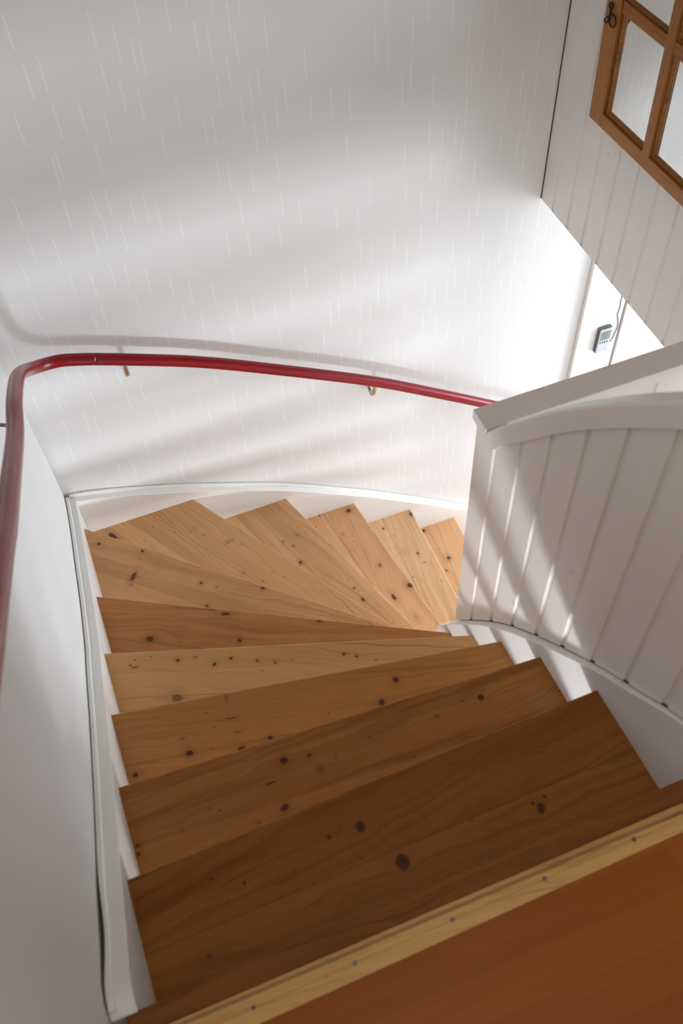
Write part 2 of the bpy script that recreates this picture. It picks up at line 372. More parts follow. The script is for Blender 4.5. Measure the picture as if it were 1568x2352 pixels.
def zL(y):   # top of the string on the left wall
    return interp(TL, y)
TL = smooth_tab([(1.80, .03), (2.05, .03), (2.487, -.284), (3.091, -.683), (3.824, -1.229), (4.625, -1.80), (5.637, -2.494), (6.076, -2.779),
      (6.964, -3.356), (7.547, -3.75), (8.742, -4.42), (9.8, -4.92), (11.1, -5.55), (12.07, -5.93)], 4)
TB = smooth_tab([(-1.56, -5.93), (-.93, -6.12), (.33, -6.62), (1.15, -7.0), (2.0, -7.42), (2.9, -7.93), (4.2, -8.78), (5.1, -9.42), (7.1, -10.95), (11.0, -14.2)], 4)
TR = smooth_tab([(1.83, .35), (2.152, .345), (2.522, .048), (2.923, -.345), (3.375, -.766), (4.318, -1.811), (5.3, -3.045), (6.326, -4.69), (6.8, -5.56)], 4)
def xL(y): return -1.497 - .005*max(0, y-3)
def xR(y): return 3.81 - .0317*(y-2)

# ------------------------------------------------------------------ setting
bm = bmesh.new(); box(bm, ROOM_L-.8, ROOM_L, -14, ROOM_B+.8, GROUND-.5, 12.6)
struct(mesh_obj('wall_left', bm, M_WP2))
bm = bmesh.new()
WX0, WX1, WZ0, WZ1 = 10.85, 14.2, -10.2, -3.6
box(bm, ROOM_L, WX0, ROOM_B, ROOM_B+.8, GROUND-.5, 12.6)
box(bm, WX1, 20, ROOM_B, ROOM_B+.8, GROUND-.5, 12.6)
box(bm, WX0, WX1, ROOM_B, ROOM_B+.8, WZ1, 12.6)
box(bm, WX0, WX1, ROOM_B, ROOM_B+.8, GROUND-.5, WZ0)
struct(mesh_obj('wall_back', bm, M_WP))
# panelled wall on the right, hanging down to the edge of the upper floor
def board_wall(bm, axis, face, out, t0, t1, grooves, zlo, zhi, thick, gw=.045, gd=.035, step=.17):
    """boards with flat sunk joints; face plane at axis=face, boards run along the other horizontal axis.
       out = +1/-1 direction (along axis) the face looks to."""
    ts = set([t0, t1]); dep = {}
    k = t0
    while k < t1: ts.add(round(k, 4)); k += step
    prof = []
    for g in sorted(grooves):
        if g-gw*1.3 <= t0 or g+gw*1.3 >= t1: continue
        ts = {t for t in ts if abs(t-g) > gw*1.6 or t in (t0, t1)}
        for dt, d in ((-gw*1.25, 0), (-gw, gd), (gw, gd), (gw*1.25, 0)):
            ts.add(round(g+dt, 4)); dep[round(g+dt, 4)] = d
    T = sorted(ts)
    rings = []
    for t in T:
        d = dep.get(t, 0)
        f = face - out*d; b = face - out*thick
        lo, hi = zlo(t), zhi(t)
        if axis == 'x': rings.append([V(f, t, lo), V(f, t, hi), V(b, t, hi), V(b, t, lo)])
        else: rings.append([V(t, f, lo), V(t, f, hi), V(t, b, hi), V(t, b, lo)])
    sweep(bm, rings)
bm = bmesh.new()
gr = [11.86-.508*k for k in range(0, 40)]
board_wall(bm, 'x', PWALL, -1, -6.0, ROOM_B, gr, lambda t: -2.05, lambda t: 12.6, .3, step=3, gw=.030, gd=.022)
box(bm, PWALL, PWALL+.3, -6.0, ROOM_B, -2.062, -2.05)
struct(mesh_obj('wall_right', bm, M_PWALL))
# floors, ceilings and the rest of the shell
bm = bmesh.new()
def ylo_(x): return 1.349+(x+.579)*.0194
prism(bm, [(p[0]*S, p[1]*S) for p in ((ROOM_L, -6.0), (PWALL, -6.0), (PWALL, ylo_(PWALL)+.03), (ROOM_L, ylo_(ROOM_L)+.03))], -.12*S, .02*S)
struct(mesh_obj('floor', bm, M_LAM))
bm = bmesh.new(); box(bm, ROOM_L, PWALL, -6.0, 1.30, -1.6, -.125); box(bm, ROOM_L, PWALL, 1.30, 1.62, -1.6, -.21); box(bm, 8.3, 20, -6, ROOM_B, -2.05, -1.2)
struct(mesh_obj('ceiling', bm, M_PLAST), 'white underside of the upper floor')
struct(box_obj('ceiling', ROOM_L-.8, 20, -14, ROOM_B+.8, 12.6, 13.1, M_PLAST))
struct(box_obj('floor', ROOM_L-.8, 20, -14, ROOM_B+.8, GROUND-.5, GROUND, M_CONC))
# upper back-of-camera wall with an opening added for the fill light, lower wall with its window opening
def wall_with_opening(name, y0, y1, x0, x1, z0, z1, ox0, ox1, oz0, oz1, mat):
    bm = bmesh.new()
    box(bm, x0, ox0, y0, y1, z0, z1); box(bm, ox1, x1, y0, y1, z0, z1)
    box(bm, ox0, ox1, y0, y1, oz1, z1); box(bm, ox0, ox1, y0, y1, z0, oz0)
    return struct(mesh_obj(name, bm, mat))
UW = (1.5, 6.5, 4.2, 10.5)       # x0 x1 z0 z1
LW = (-1.6, .5, -5.2, -3.3)
wall_with_opening('wall_front', -6.6, -6.0, ROOM_L, PWALL+.3, -2.05, 12.6, *UW, M_PLAST)
wall_with_opening('wall_front', -3.5, -3.0, ROOM_L, 20, GROUND, -1.6, *LW, M_PLAST)
HW = (6.0, 11.5, -13.5, -4.0)    # y0 y1 z0 z1
bm = bmesh.new()
box(bm, 18.0, 18.6, -3.5, HW[0], GROUND, -2.06); box(bm, 18.0, 18.6, HW[1], ROOM_B, GROUND, -2.06)
box(bm, 18.0, 18.6, HW[0], HW[1], HW[3], -2.06); box(bm, 18.0, 18.6, HW[0], HW[1], GROUND, HW[2])
struct(mesh_obj('wall_hall', bm, M_PLAST))

def window(idx, axis, plane, a0, a1, z0, z1, cols, rows):
    """white framed window filling an opening; plane = its middle"""
    bm = bmesh.new(); w, t = .18, .14
    def b(a, c, d, e):
        if axis == 'y': box(bm, a, c, plane-t, plane+t, d, e)
        else: box(bm, plane-t, plane+t, a, c, d, e)
    b(a0, a0+w, z0, z1); b(a1-w, a1, z0, z1); b(a0+w, a1-w, z0, z0+w); b(a0+w, a1-w, z1-w, z1)
    for i in range(1, cols):
        c = a0+(a1-a0)*i/cols; b(c-.06, c+.06, z0+w, z1-w)
    fr = struct(mesh_obj('window_%d' % idx, bm, M_WHITE))
    bm = bmesh.new()
    if axis == 'y': box(bm, a0+w, a1-w, plane-.01, plane+.01, z0+w, z1-w)
    else: box(bm, plane-.01, plane+.01, a0+w, a1-w, z0+w, z1-w)
    mesh_obj('window_pane', bm, M_GLASS, fr)
    return fr
def glass_mat():
    m = D.materials.new('window_glass'); m.use_nodes = True; nt = m.node_tree; nt.nodes.clear()
    N = NB(nt); out = N.n('ShaderNodeOutputMaterial')
    tr = N.n('ShaderNodeBsdfTransparent'); gl = N.n('ShaderNodeBsdfGlossy'); gl.inputs['Roughness'].default_value = .02
    mx = N.n('ShaderNodeMixShader'); mx.inputs[0].default_value = .06; N.l(tr.outputs[0], mx.inputs[1]); N.l(gl.outputs[0], mx.inputs[2])
    N.l(mx.outputs[0], out.inputs[0]); return m
M_GLASS = glass_mat()
window(1, 'y', ROOM_B+.35, WX0, WX1, WZ0, WZ1, 2, 1)
window(2, 'y', -3.25, LW[0], LW[1], LW[2], LW[3], 2, 1)
window(3, 'x', 18.3, HW[0], HW[1], HW[2], HW[3], 3, 1)
window(4, 'y', -6.3, UW[0], UW[1], UW[2], UW[3], 2, 1)  # unseen window, added to frame the upper fill light

# casing boards beside the hall window, the thermometer hangs on the first
struct(box_obj('trim_1', 9.38, 10.37, ROOM_B-.11, ROOM_B-.001, GROUND, -2.1, M_TRIM, bevel=.003), 'wide white board casing beside the lower window')
struct(box_obj('trim_2', 10.40, 10.84, ROOM_B-.15, ROOM_B-.001, GROUND, -2.1, M_TRIM, bevel=.003), 'white window casing strip')
# thin dark strip in the corner where wallpaper meets panelling
struct(box_obj('corner_line', 7.985, 7.999, ROOM_B-.014, ROOM_B-.002, -2.05, 12.6, M_DUST_SHADE))
# baseboard on the landing
struct(box_obj('baseboard_left', ROOM_L+.001, ROOM_L+.075, -6.0, 1.70, .021, .50, M_TRIM, bevel=.003))

# ------------------------------------------------------------------ staircase
stair = thing('staircase', 'pine winder staircase with white painted strings turning along the two walls', 'staircase', (1.1, 7, GROUND))
def world_child(o): return reparent(o, stair)

LADDER = ['landing']
def tread(k):
    (ax, ay), (bx, by) = NOSE[k]
    a, b = Vector((ax, ay)), Vector((bx, by))
    d = (b-a).normalized(); n = Vector((d.y, -d.x))       # n points upstairs
    ext = .10                                             # housed into the strings
    if k == 1: pa, pb = Vector((-1.5, 1.83)), Vector((3.81, 1.83))
    else: pa, pb = map(Vector, NOSE[k-1])
    dd = (pb-pa).normalized(); nn = Vector((dd.y, -dd.x)); lap = .22
    qa, qb = pa + nn*lap - dd*ext, pb + nn*lap + dd*ext
    if k == 1: qa, qb = Vector((-1.6, 1.67)), Vector((3.9, 1.67))
    if k == 6:
        poly = [a-d*ext, b+d*ext, Vector((3.75, 6.5)), qb, qa, Vector((-1.63, 9.4))]
        poly = [a-d*ext, b+d*ext, qb, qa]
    elif k == 7:
        poly = [Vector((ax, 12.15)), b + Vector((0, -.08)), Vector((3.73, 6.72)), qb, qa, Vector((-1.63, 12.15))]
    elif k >= 8:
        poly = [Vector((ax, 12.15)), Vector((bx, 6.72)), Vector((pb.x-.22, 6.72)), Vector((pa.x-.24, 12.15))]
    else:
        poly = [a-d*ext, b+d*ext, qb, qa]
    poly = [Vector((max(p.x, -1.66), min(p.y, 12.18))) for p in poly]
    # local frame: X along nosing, -Y is downstairs -> +Y must be n
    Mx = Matrix(((d.x, n.x, 0, a.x*S), (d.y, n.y, 0, a.y*S), (0, 0, -1 if d.x*n.y-d.y*n.x < 0 else 1, -k*S), (0, 0, 0, 1)))
    flip = d.x*n.y-d.y*n.x < 0
    bm = bmesh.new()
    loc = [((p-a).dot(d)*S, (p-a).dot(n)*S) for p in poly]
    if flip: prism(bm, loc, 0, .2*S)
    else: prism(bm, loc, -.2*S, 0)
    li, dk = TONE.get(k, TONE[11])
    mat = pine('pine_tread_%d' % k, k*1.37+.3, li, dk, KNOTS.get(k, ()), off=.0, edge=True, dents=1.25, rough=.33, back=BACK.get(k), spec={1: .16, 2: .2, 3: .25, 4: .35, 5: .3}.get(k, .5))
    o = mesh_obj('tread', bm, mat, bevel=.0035, seg=3)
    o.matrix_world = Mx
    if flip:     # keep a right-handed frame: rotate instead of mirroring
        pass
    return o
treads = []
for k in range(1, 15):
    o = tread(k); treads.append(o)

def string_run(name, pts, mat, bev=.002):
    """pts: list of 4-corner sections (inner bottom, inner top, outer top, outer bottom) in rises"""
    bm = bmesh.new(); sweep(bm, [[V(*p) for p in s] for s in pts])
    return mesh_obj(name, bm, mat, bevel=bev, angle=50)
sec = []
for y, z in TL:
    sec.append([(xL(y), y, z-1.9), (xL(y), y, z), (-1.722, y, z), (-1.722, y, z-1.9)])
sec = [s for s in sec if s[0][1] < 12.0]
y, z = 12.262, TL[-1][1]-.02
sec.append([(xL(12.06), y, z-1.9), (xL(12.06), y, z), (-1.722, y, z), (-1.722, y, z-1.9)])
strL = string_run('outer_string', sec, M_WHITE)
sec = []
for x, z in TB:
    x = max(x, -1.542)
    sec.append([(x, 12.065, max(z-2.2, GROUND+.01)), (x, 12.065, z), (x, 12.262, z), (x, 12.262, max(z-2.2, GROUND+.01))])
strB = string_run('outer_string', sec, M_WHITE)
# trims lying on top of the strings against the wall
def dome(x0, x1, z, h):      # rounded cross-section
    return [(x0, z), (x0+(x1-x0)*.04, z+h*.75), (x0+(x1-x0)*.22, z+h), (x0+(x1-x0)*.78, z+h), (x0+(x1-x0)*.96, z+h*.75), (x1, z)]
rings = []
for y, z in TL:
    if y < 1.85 or y > 12.0: continue
    bow = .036*math.exp(-((y-2.6)/.55)**2)
    rings.append([V(px, y, pz) for px, pz in dome(-1.722+bow, -1.648+bow*.4, z-.01, .075)])
rings.append([V(px, 12.19, pz) for px, pz in dome(-1.722, -1.648, TL[-1][1]-.02, .075)])
bm = bmesh.new(); sweep(bm, rings); trL = mesh_obj('string_trim', bm, M_TRIM, smooth=False)
rings = []
for x, z in TB:
    if x < -1.5 and x > -1.57: x = -1.63
    rings.append([V(x, py, pz) for py, pz in dome(12.262, 12.19, z-.01, .075)])
bm = bmesh.new(); sweep(bm, rings); trB = mesh_obj('string_trim', bm, M_TRIM, smooth=False)
# dark strip standing in for the shade in the gap behind the left trim
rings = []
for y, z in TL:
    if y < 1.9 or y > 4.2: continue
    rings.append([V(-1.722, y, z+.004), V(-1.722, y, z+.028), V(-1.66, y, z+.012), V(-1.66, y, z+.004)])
bm = bmesh.new(); sweep(bm, rings); gp = mesh_obj('gap_filler', bm, M_DUST_SHADE)
for par, lst in ((trB, NAILB), (trL, NAILL)):
    for p in lst:
        bm = bmesh.new(); bmesh.ops.create_icosphere(bm, subdivisions=1, radius=.0011)
        zz = (interp(TB, p[0]) if par is trB else zL(p[1])) + .065
        bmesh.ops.translate(bm, verts=bm.verts, vec=V(p[0], p[1], zz))
        n_ = mesh_obj('nail', bm, M_SCREW); reparent(n_, par)
# inner string, dropping with the flight and turning the corner
sec = []
for y, z in TR:
    if y > 6.79: continue
    sec.append([(xR(y), y, z-1.75), (xR(y), y, z), (xR(y)+.2, y, z), (xR(y)+.2, y, z-1.75)])
sec.append([(3.66, 6.8, -7.3), (3.66, 6.8, -5.56), (3.86, 6.8, -5.56), (3.86, 6.8, -7.3)])
strR = string_run('inner_string', sec, M_WHITE)
sec = []
for x, z in ((3.66, -5.562), (3.8, -5.56), (3.97, -5.6), (4.3, -6.1), (4.9, -7.0), (6.0, -8.5), (8.0, -10.6), (10.6, -13.4)):
    sec.append([(x, 6.8, max(z-2.3, GROUND+.01)), (x, 6.8, z), (x, 6.6, z), (x, 6.6, max(z-2.3, GROUND+.01))])
strR2 = string_run('inner_string', sec, M_WHITE)
# brown nosing board of the landing
M_NOSE = pine('dark_pine_nosing', 21.3, (.24, .095, .024), (.14, .048, .010), (), boards=.3, off=.1, stain=.3, rough=.6, spec=.15)
bm = bmesh.new()
prism(bm, [(p[0]*S, p[1]*S) for p in ((-1.60, ylo_(-1.6)+.035), (PWALL-.02, ylo_(PWALL)+.035), (PWALL-.02, 1.87), (-1.60, 1.815))], -.2*S-.0, 0)
nose = mesh_obj('landing_nosing', bm, M_NOSE, bevel=.0025, seg=2)
ap = box_obj('landing_riser', -1.5, 3.8, 1.626, 1.66, -1.6, -.2, M_WHITE)
for o in treads + [strL, strB, trL, trB, gp, strR, strR2, nose, ap]: world_child(o)
nose['label'] = 'dark brown nosing board at the landing edge'
gp['label'] = 'dark strip as the shade in the gap between trim and wall'

# floor cut-out under the nosing: pine threshold strip screwed over the laminate edge
th = thing('threshold_strip', 'pale pine threshold strip screwed down along the landing edge', 'threshold', (1.1, 1.5, 0.02))
M_TH = pine('pale_pine_strip', 33.1, (.66, .41, .15), (.52, .285, .088), (), boards=.5, off=.2, stain=.25, dents=.3, rough=.5, spec=.2)
prof = [(0, .021), (0, .030), (.25, .05), (.42, .052), (.5, .040), (.58, .052), (.75, .050), (1, .022), (1, 0), (.06, 0), (.06, .021)]
rings = []
for x in (-1.60, 0, 2, 4, 6, PWALL-.03):
    ylo, yhi = 1.349+(x+.579)*.0194, 1.619+(x+1.276)*.0064
    rings.append([V(x, ylo+(yhi-ylo)*t, .001+z) for t, z in prof])
bm = bmesh.new(); sweep(bm, rings)
reparent(mesh_obj('strip', bm, M_TH, bevel=.001), th)
for i, (x, y) in enumerate([(-.598, 1.475), (.29, 1.482), (1.189, 1.498), (2.066, 1.513), (2.948, 1.521), (3.85, 1.53), (4.75, 1.535)]):
    bm = bmesh.new(); bmesh.ops.create_cone(bm, cap_ends=True, segments=14, radius1=.0042, radius2=.0036, depth=.0016)
    bmesh.ops.translate(bm, verts=bm.verts, vec=V(x, y, .050))
    reparent(mesh_obj('screw', bm, M_SCREW), th)

# ------------------------------------------------------------------ panelled balustrade along the inner string
PX = 3.845
bal = thing('balustrade', 'white board-panelled balustrade with sloping and level caps on the inner side', 'balustrade', (3.9, 4, 0))
RU = smooth_tab([(1.6, 5.15), (2.4, 4.50), (3.0, 3.93), (3.564, 3.333), (3.942, 2.935), (4.266, 2.586), (4.621, 2.179), (5.023, 1.70), (5.486, 1.10), (6.015, .374), (6.30, -.04)], 4)
RLo = smooth_tab([(1.6, 4.80), (2.4, 4.18), (3.0, 3.60), (3.464, 3.112), (4.009, 2.534), (4.54, 1.937), (4.944, 1.431), (5.411, .802), (5.87, .204), (6.1, -.12), (6.45, -.155)], 4)
gro = [6.06, 5.535, 5.04, 4.525, 4.03, 3.52, 3.01, 2.50, 1.99]
bm = bmesh.new()
board_wall(bm, 'x', PX, -1, 1.90, 6.535, gro, lambda t: interp(TR, t)+.027, lambda t: interp(RLo, t)+.05, .10, gw=.034, gd=.026, step=.12)
reparent(mesh_obj('board_panel', bm, M_PANEL), bal)
# dust line where the boards stand on the string
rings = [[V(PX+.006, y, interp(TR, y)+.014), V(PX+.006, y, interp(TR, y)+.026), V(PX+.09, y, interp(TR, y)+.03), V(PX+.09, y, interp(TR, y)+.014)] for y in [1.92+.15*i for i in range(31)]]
bm = bmesh.new(); sweep(bm, rings); reparent(mesh_obj('gap_filler', bm, M_DUST_SHADE), bal)
# sloping cap board
rings = []
for i in range(48):
    t = i/47
    yu = 1.9 + (6.28-1.9)*t
    zu = interp(RU, yu); yl = yu - .075*t; zl = interp(RLo, yu)
    x0, x1 = 3.80, 4.10
    rings.append([V(x0, yu, zl), V(x0, yu, zu-.03), V(x0+.025, yu, zu), V(x1-.025, yu, zu), V(x1, yu, zu-.03), V(x1, yu, zl)])
bm = bmesh.new(); sweep(bm, rings); reparent(mesh_obj('sloping_cap', bm, M_PANEL, smooth=False, bevel=.0015), bal)
# level cap, fascia and boards across the well
reparent(box_obj('level_cap', 3.80, PWALL-.005, 6.25, 6.60, -.09, .08, M_PANEL, bevel=.003), bal)
reparent(box_obj('fascia_board', 3.96, PWALL-.005, 6.325, 6.36, -.235, -.091, M_PANEL, bevel=.0015), bal)
bm = bmesh.new()
board_wall(bm, 'y', 6.35, -1, 3.96, PWALL-.005, [6.22+.508*k for k in range(-5, 4)],
           lambda t: max(-4.9-(t-3.96)*1.3, -10), lambda t: -.092, .185, gw=.035, gd=.03, step=.5)
reparent(mesh_obj('board_panel', bm, M_PANEL), bal)
bm = bmesh.new(); box(bm, 3.90, 3.97, 6.45, 6.53, -4.9, -.1)
reparent(mesh_obj('corner_post', bm, M_WHITE), bal)

# ------------------------------------------------------------------ handrail
hr = thing('handrail', 'round red lacquered wooden handrail bending round the wall corner', 'handrail', (-1.33, 9, 0))
path = [(-1.33, 1.0, 4.95), (-1.33, 2.2, 4.15), (-1.33, 3.5, 3.30), (-1.33, 4.763, 2.476), (-1.33, 5.582, 1.93), (-1.33, 6.634, 1.28), (-1.33, 8.01, .44), (-1.33, 8.92, -.0),
        (-1.33, 9.63, -.404), (-1.33, 10.24, -.80), (-1.33, 10.70, -1.16), (-1.32, 11.10, -1.50), (-1.275, 11.40, -1.765), (-1.16, 11.64, -1.98), (-.98, 11.79, -2.115), (-.78, 11.85, -2.19),
        (-.54, 11.86, -2.275), (-.2925, 11.86, -2.367), (.26, 11.86, -2.601), (1.3075, 11.86, -3.078), (2.422, 11.86, -3.686), (4.503, 11.86, -4.902),
        (5.924, 11.86, -5.862), (7.184, 11.86, -6.749), (8.6, 11.86, -7.75)]
P = smooth_path([V(*p) for p in path], 7)
cut = min(range(len(P)), key=lambda i: (P[i]-V(-.2925, 11.86, -2.367)).length)
for seg in (P[:cut+1], P[cut:]):
    q = list(seg)
    if seg is not P[:cut+1]: pass
    bm = bmesh.new()
    # two lengths butted together with a hairline joint
    if q[0] == P[0]: q[-1] = q[-1] + (q[-2]-q[-1]).normalized()*.00025
    else: q[0] = q[0] + (q[1]-q[0]).normalized()*.00025
    tube(bm, q, .0196, 28)
    o = mesh_obj('rail', bm, M_RED, smooth=True); reparent(o, hr)
    for p in o.data.polygons:
        if len(p.vertices) > 4: p.use_smooth = False

def bracket(p, wall, along):
    """p rail centre (rises), wall unit dir toward wall, along unit dir of the rail"""
    c = V(*p); w = Vector(wall); a = Vector(along)
    dist = .40*S
    dn = Vector((0, 0, -1))
    br = [c + dn*u*S + w*v*S for u, v in ((.09, 0), (.22, .015), (.36, .05), (.47, .10), (.53, .17), (.52, .26), (.47, .34), (.445, .405))]
    bm = bmesh.new(); tube(bm, smooth_path(br, 5), .005, 12, flat=(.0085, .0045))
    arm = mesh_obj('bracket', bm, M_STEEL, smooth=True)
    bm = bmesh.new(); bmesh.ops.create_cone(bm, cap_ends=True, segments=28, radius1=.0155, radius2=.0140, depth=.004)
    rot = w.to_track_quat('-Z', 'Y').to_matrix().to_4x4()
    bmesh.ops.transform(bm, matrix=Matrix.Translation(c + dn*.085 + w*(dist-.0025)) @ rot, verts=bm.verts)
    ros = mesh_obj('wall_plate', bm, M_STEEL, bevel=.0008)
    bm = bmesh.new()
    for k in (-1, 1):
        bmesh.ops.create_cone(bm, cap_ends=True, segments=10, radius1=.0026, radius2=.0022, depth=.0016,
                              matrix=Matrix.Translation(c + dn*(.085+k*.0095) + w*(dist-.0055)) @ rot)
    scw = mesh_obj('plate_screw', bm, M_SCREW)
    bm = bmesh.new()
    sl = a.normalized()
    up = (Vector((0, 0, 1)) - sl*sl.z).normalized(); sd = sl.cross(up)
    Rm = Matrix((sl, sd, up)).transposed().to_4x4()
    bmesh.ops.create_cube(bm, size=1, matrix=Matrix.Translation(c - up*.0195) @ Rm @ Matrix.Diagonal((.048, .013, .003, 1)))
    sad = mesh_obj('saddle_plate', bm, M_STEEL, bevel=.001)
    reparent(arm, hr)
    for o in (ros, scw, sad): reparent(o, arm)
bracket((-1.33, 5.95, 1.70), (-1, 0, 0), (0, 1, -.62))
bracket((-1.33, 9.40, -.27), (-1, 0, 0), (0, 1, -.60))
bracket((.135, 11.86, -2.548), (0, 1, 0), (1, 0, -.43))
bracket((4.60, 11.86, -4.965), (0, 1, 0), (1, 0, -.62))

# ------------------------------------------------------------------ old wooden window frame hung as a mirror on the panelled wall
M_FRM = pine('brown_stained_pine', 41.7, (.40, .160, .032), (.18, .058, .010), (), boards=1.0, off=.5, stain=.35, dents=.5, rough=.38, ringscale=2.0, spec=.3)
wf = thing('window_mirror', 'old brown wooden casement frame hung on the white panelled wall, its panes mirrored', 'mirror', (0, 0, 0))
fmx, Pn = 7.74, .37
def fbox(name, p0, p1, q0, q1, d0, d1, mat, bev=.0018, parent=None, vert=False):
    """p across (away from the corner), q up, d depth from front face"""
    bm = bmesh.new()
    # local: X = grain direction
    if vert: box(bm, q0, q1, p0, p1, d0, d1)
    else: box(bm, p0, p1, q0, q1, d0, d1)
    o = mesh_obj(name, bm, mat, bevel=bev)
    th = -.036
    ex = Vector((0, -math.cos(th), math.sin(-th)))       # p direction
    ez = Vector((0, math.sin(-th), math.cos(th)))        # q direction
    ex = Vector((0, -math.cos(.036), math.sin(.036))); ez = Vector((0, math.sin(.036), math.cos(.036)))
    ey = Vector((1, 0, 0))                               # depth, into the wall
    c0, c1 = (ez, ex) if vert else (ex, ez)
    Mx = Matrix(((c0.x, c1.x, ey.x, fmx*S), (c0.y, c1.y, ey.y, 10.935*S), (c0.z, c1.z, ey.z, .36*S), (0, 0, 0, 1)))
    o.matrix_world = Mx
    bpy.context.view_layer.update()
    if parent is None: reparent(o, wf)
    else: reparent(o, parent)
    return o
W2, ph, pw, mw = .355, 1.43, 1.035, .17
QT = .18 + 3*ph + 2*mw + .27
PT = W2*2 + pw*2 + mw
dep = .21
fbox('stile', 0, W2-.03, 0, QT, 0, dep, M_FRM, vert=True)
fbox('stile', PT-W2+.03, PT, 0, QT, 0, dep, M_FRM, vert=True)
fbox('bottom_rail', W2-.03, PT-W2+.03, 0, .205, 0, dep, M_FRM)
fbox('top_rail', W2-.03, PT-W2+.03, QT-.27, QT, 0, dep, M_FRM)
xs = [W2, W2+pw+mw]; zs = [.215+i*(ph+mw) for i in range(3)]
fbox('mullion', W2+pw, W2+pw+mw, .17, QT-.27, .0, dep-.03, M_FRM, vert=True)
for i in range(2):
    for j in range(2):
        fbox('glazing_bar', xs[j]-.005, xs[j]+pw+.005, zs[i]+ph, zs[i]+ph+mw, .012, dep-.03, M_FRM, bev=.003)
M_DARKG = simple('groove_shade_dark', (.02, .012, .008), .8)
M_MIR = simple('mirror_glass', (.86, .885, .89), .015, 1.)
for j in range(2):
    for i in range(3):
        x0, x1, z0, z1 = xs[j], xs[j]+pw, zs[i]-.02, zs[i]+ph+.02
        pn = fbox('pane', x0-.02, x1+.02, z0, z1, .082, .09, M_MIR, bev=0)
        # sloping inner bead round each pane
        bm = bmesh.new()
        def ins(e): return [(x0+e, z0+.02+e), (x1-e, z0+.02+e), (x1-e, z1-.02-e), (x0+e, z1-.02-e)]
        L0 = [(p, q, .042) for p, q in ins(.010)]; L1 = [(p, q, .042) for p, q in ins(.022)]; L2 = [(p, q, .081) for p, q in ins(.045)]; L3 = [(p, q, .081) for p, q in ins(.010)]
        R = [[bm.verts.new(V(*c)) for c in L] for L in (L0, L1, L2, L3)]
        for a_, b_ in ((0, 1), (1, 2), (2, 3), (3, 0)):
            for k in range(4):
                bm.faces.new((R[a_][k], R[a_][(k+1) % 4], R[b_][(k+1) % 4], R[b_][k]))
        o = mesh_obj('bead', bm, M_FRM); o.matrix_world = pn.matrix_world.copy(); reparent(o, pn)
        bm = bmesh.new()
        R = [[bm.verts.new(V(*c)) for c in L] for L in ([(p, q, .076) for p, q in ins(-.01)], [(p, q, .076) for p, q in ins(.012)], [(p, q, .081) for p, q in ins(.012)], [(p, q, .081) for p, q in ins(-.01)])]
        for a_, b_ in ((0, 1), (1, 2), (2, 3), (3, 0)):
            for k in range(4):
                bm.faces.new((R[a_][k], R[a_][(k+1) % 4], R[b_][(k+1) % 4], R[b_][k]))
        o = mesh_obj('groove_shade', bm, M_DARKG); o.matrix_world = pn.matrix_world.copy(); reparent(o, pn)
# dark rings paint the shade into the gaps between bead and frame; iron hook on the far stile
hk = [V(7.715, 10.76-.075*math.cos(t), 1.87+.078*math.sin(t)) for t in [2.2-2*math.pi*i/16 for i in range(17)]]
hk += [V(7.70, 10.845, 1.90), V(7.69, 10.89, 1.86), V(7.69, 10.905, 1.82), V(7.695, 10.88, 1.795), V(7.70, 10.85, 1.82), V(7.705, 10.838, 1.88), V(7.71, 10.838, 1.96)]
bm = bmesh.new(); tube(bm, smooth_path(hk, 3), .0021, 8)
reparent(mesh_obj('hook', bm, M_IRON, smooth=True), wf)
eye = [V(7.715, 10.835, 1.93), V(7.71, 10.84, 1.99)] + [V(7.715, 10.85-.04*math.cos(t_), 2.03+.035*math.sin(t_)) for t_ in [-1.4+i*.5 for i in range(13)]]
bm = bmesh.new(); tube(bm, smooth_path(eye, 3), .0024, 8)
reparent(mesh_obj('screw_eye', bm, M_IRON, smooth=True), wf)

# ------------------------------------------------------------------ thermometer on the casing board
tm = thing('digital_thermometer', 'small silver digital thermometer with a cable on the white board beside the lower window', 'thermometer', (9.97, ROOM_B-.2, -6.2))
M_SIL = simple('silver_plastic', (.50, .50, .54), .35, .35)
M_GREY = simple('dark_grey_plastic', (.09, .10, .12), .5)
M_LCD = simple('lcd_screen', (.20, .25, .18), .3)
M_SEG = simple('lcd_segments', (.045, .055, .045), .5)
yb = ROOM_B-.11
tx0, tx1, tz0, tz1 = 9.835, 10.135, -6.50, -5.80
def rr(x0, x1, z0, z1, r, n=5):
    pts = []
    for cx, cz, a0 in ((x1-r, z1-r, 0), (x0+r, z1-r, 90), (x0+r, z0+r, 180), (x1-r, z0+r, 270)):
        for i in range(n+1):
            a = math.radians(a0+90*i/n); pts.append((cx+r*math.cos(a), cz+r*math.sin(a)))
    return pts
def slabxz(name, pts, y0, y1, mat, bev=.0006, parent=None):
    bm = bmesh.new(); sweep(bm, [[V(x, y0, z) for x, z in pts], [V(x, y1, z) for x, z in pts]])
    o = mesh_obj(name, bm, mat, bevel=bev); reparent(o, parent or tm); return o
slabxz('body', rr(tx0-.005, tx1+.005, tz0, tz1+.01, .035), yb-.001, yb-.075, M_GREY, .001)
slabxz('front_cover', rr(tx0+.005, tx1-.005, tz0+.005, tz1-.01, .03), yb-.0751, yb-.105, M_SIL, .002)
scr = slabxz('screen', rr(tx0+.045, tx1-.035, -6.10, -5.88, .01), yb-.1051, yb-.108, M_LCD, 0)
scr['label'] = 'greenish grey screen'
slabxz('screen_bezel', rr(tx0+.035, tx1-.022, -6.115, -5.87, .01), yb-.103, yb-.1065, M_GREY, 0)
SEG = {'2': 'abged', '4': 'fgbc', '3': 'abgcd'}
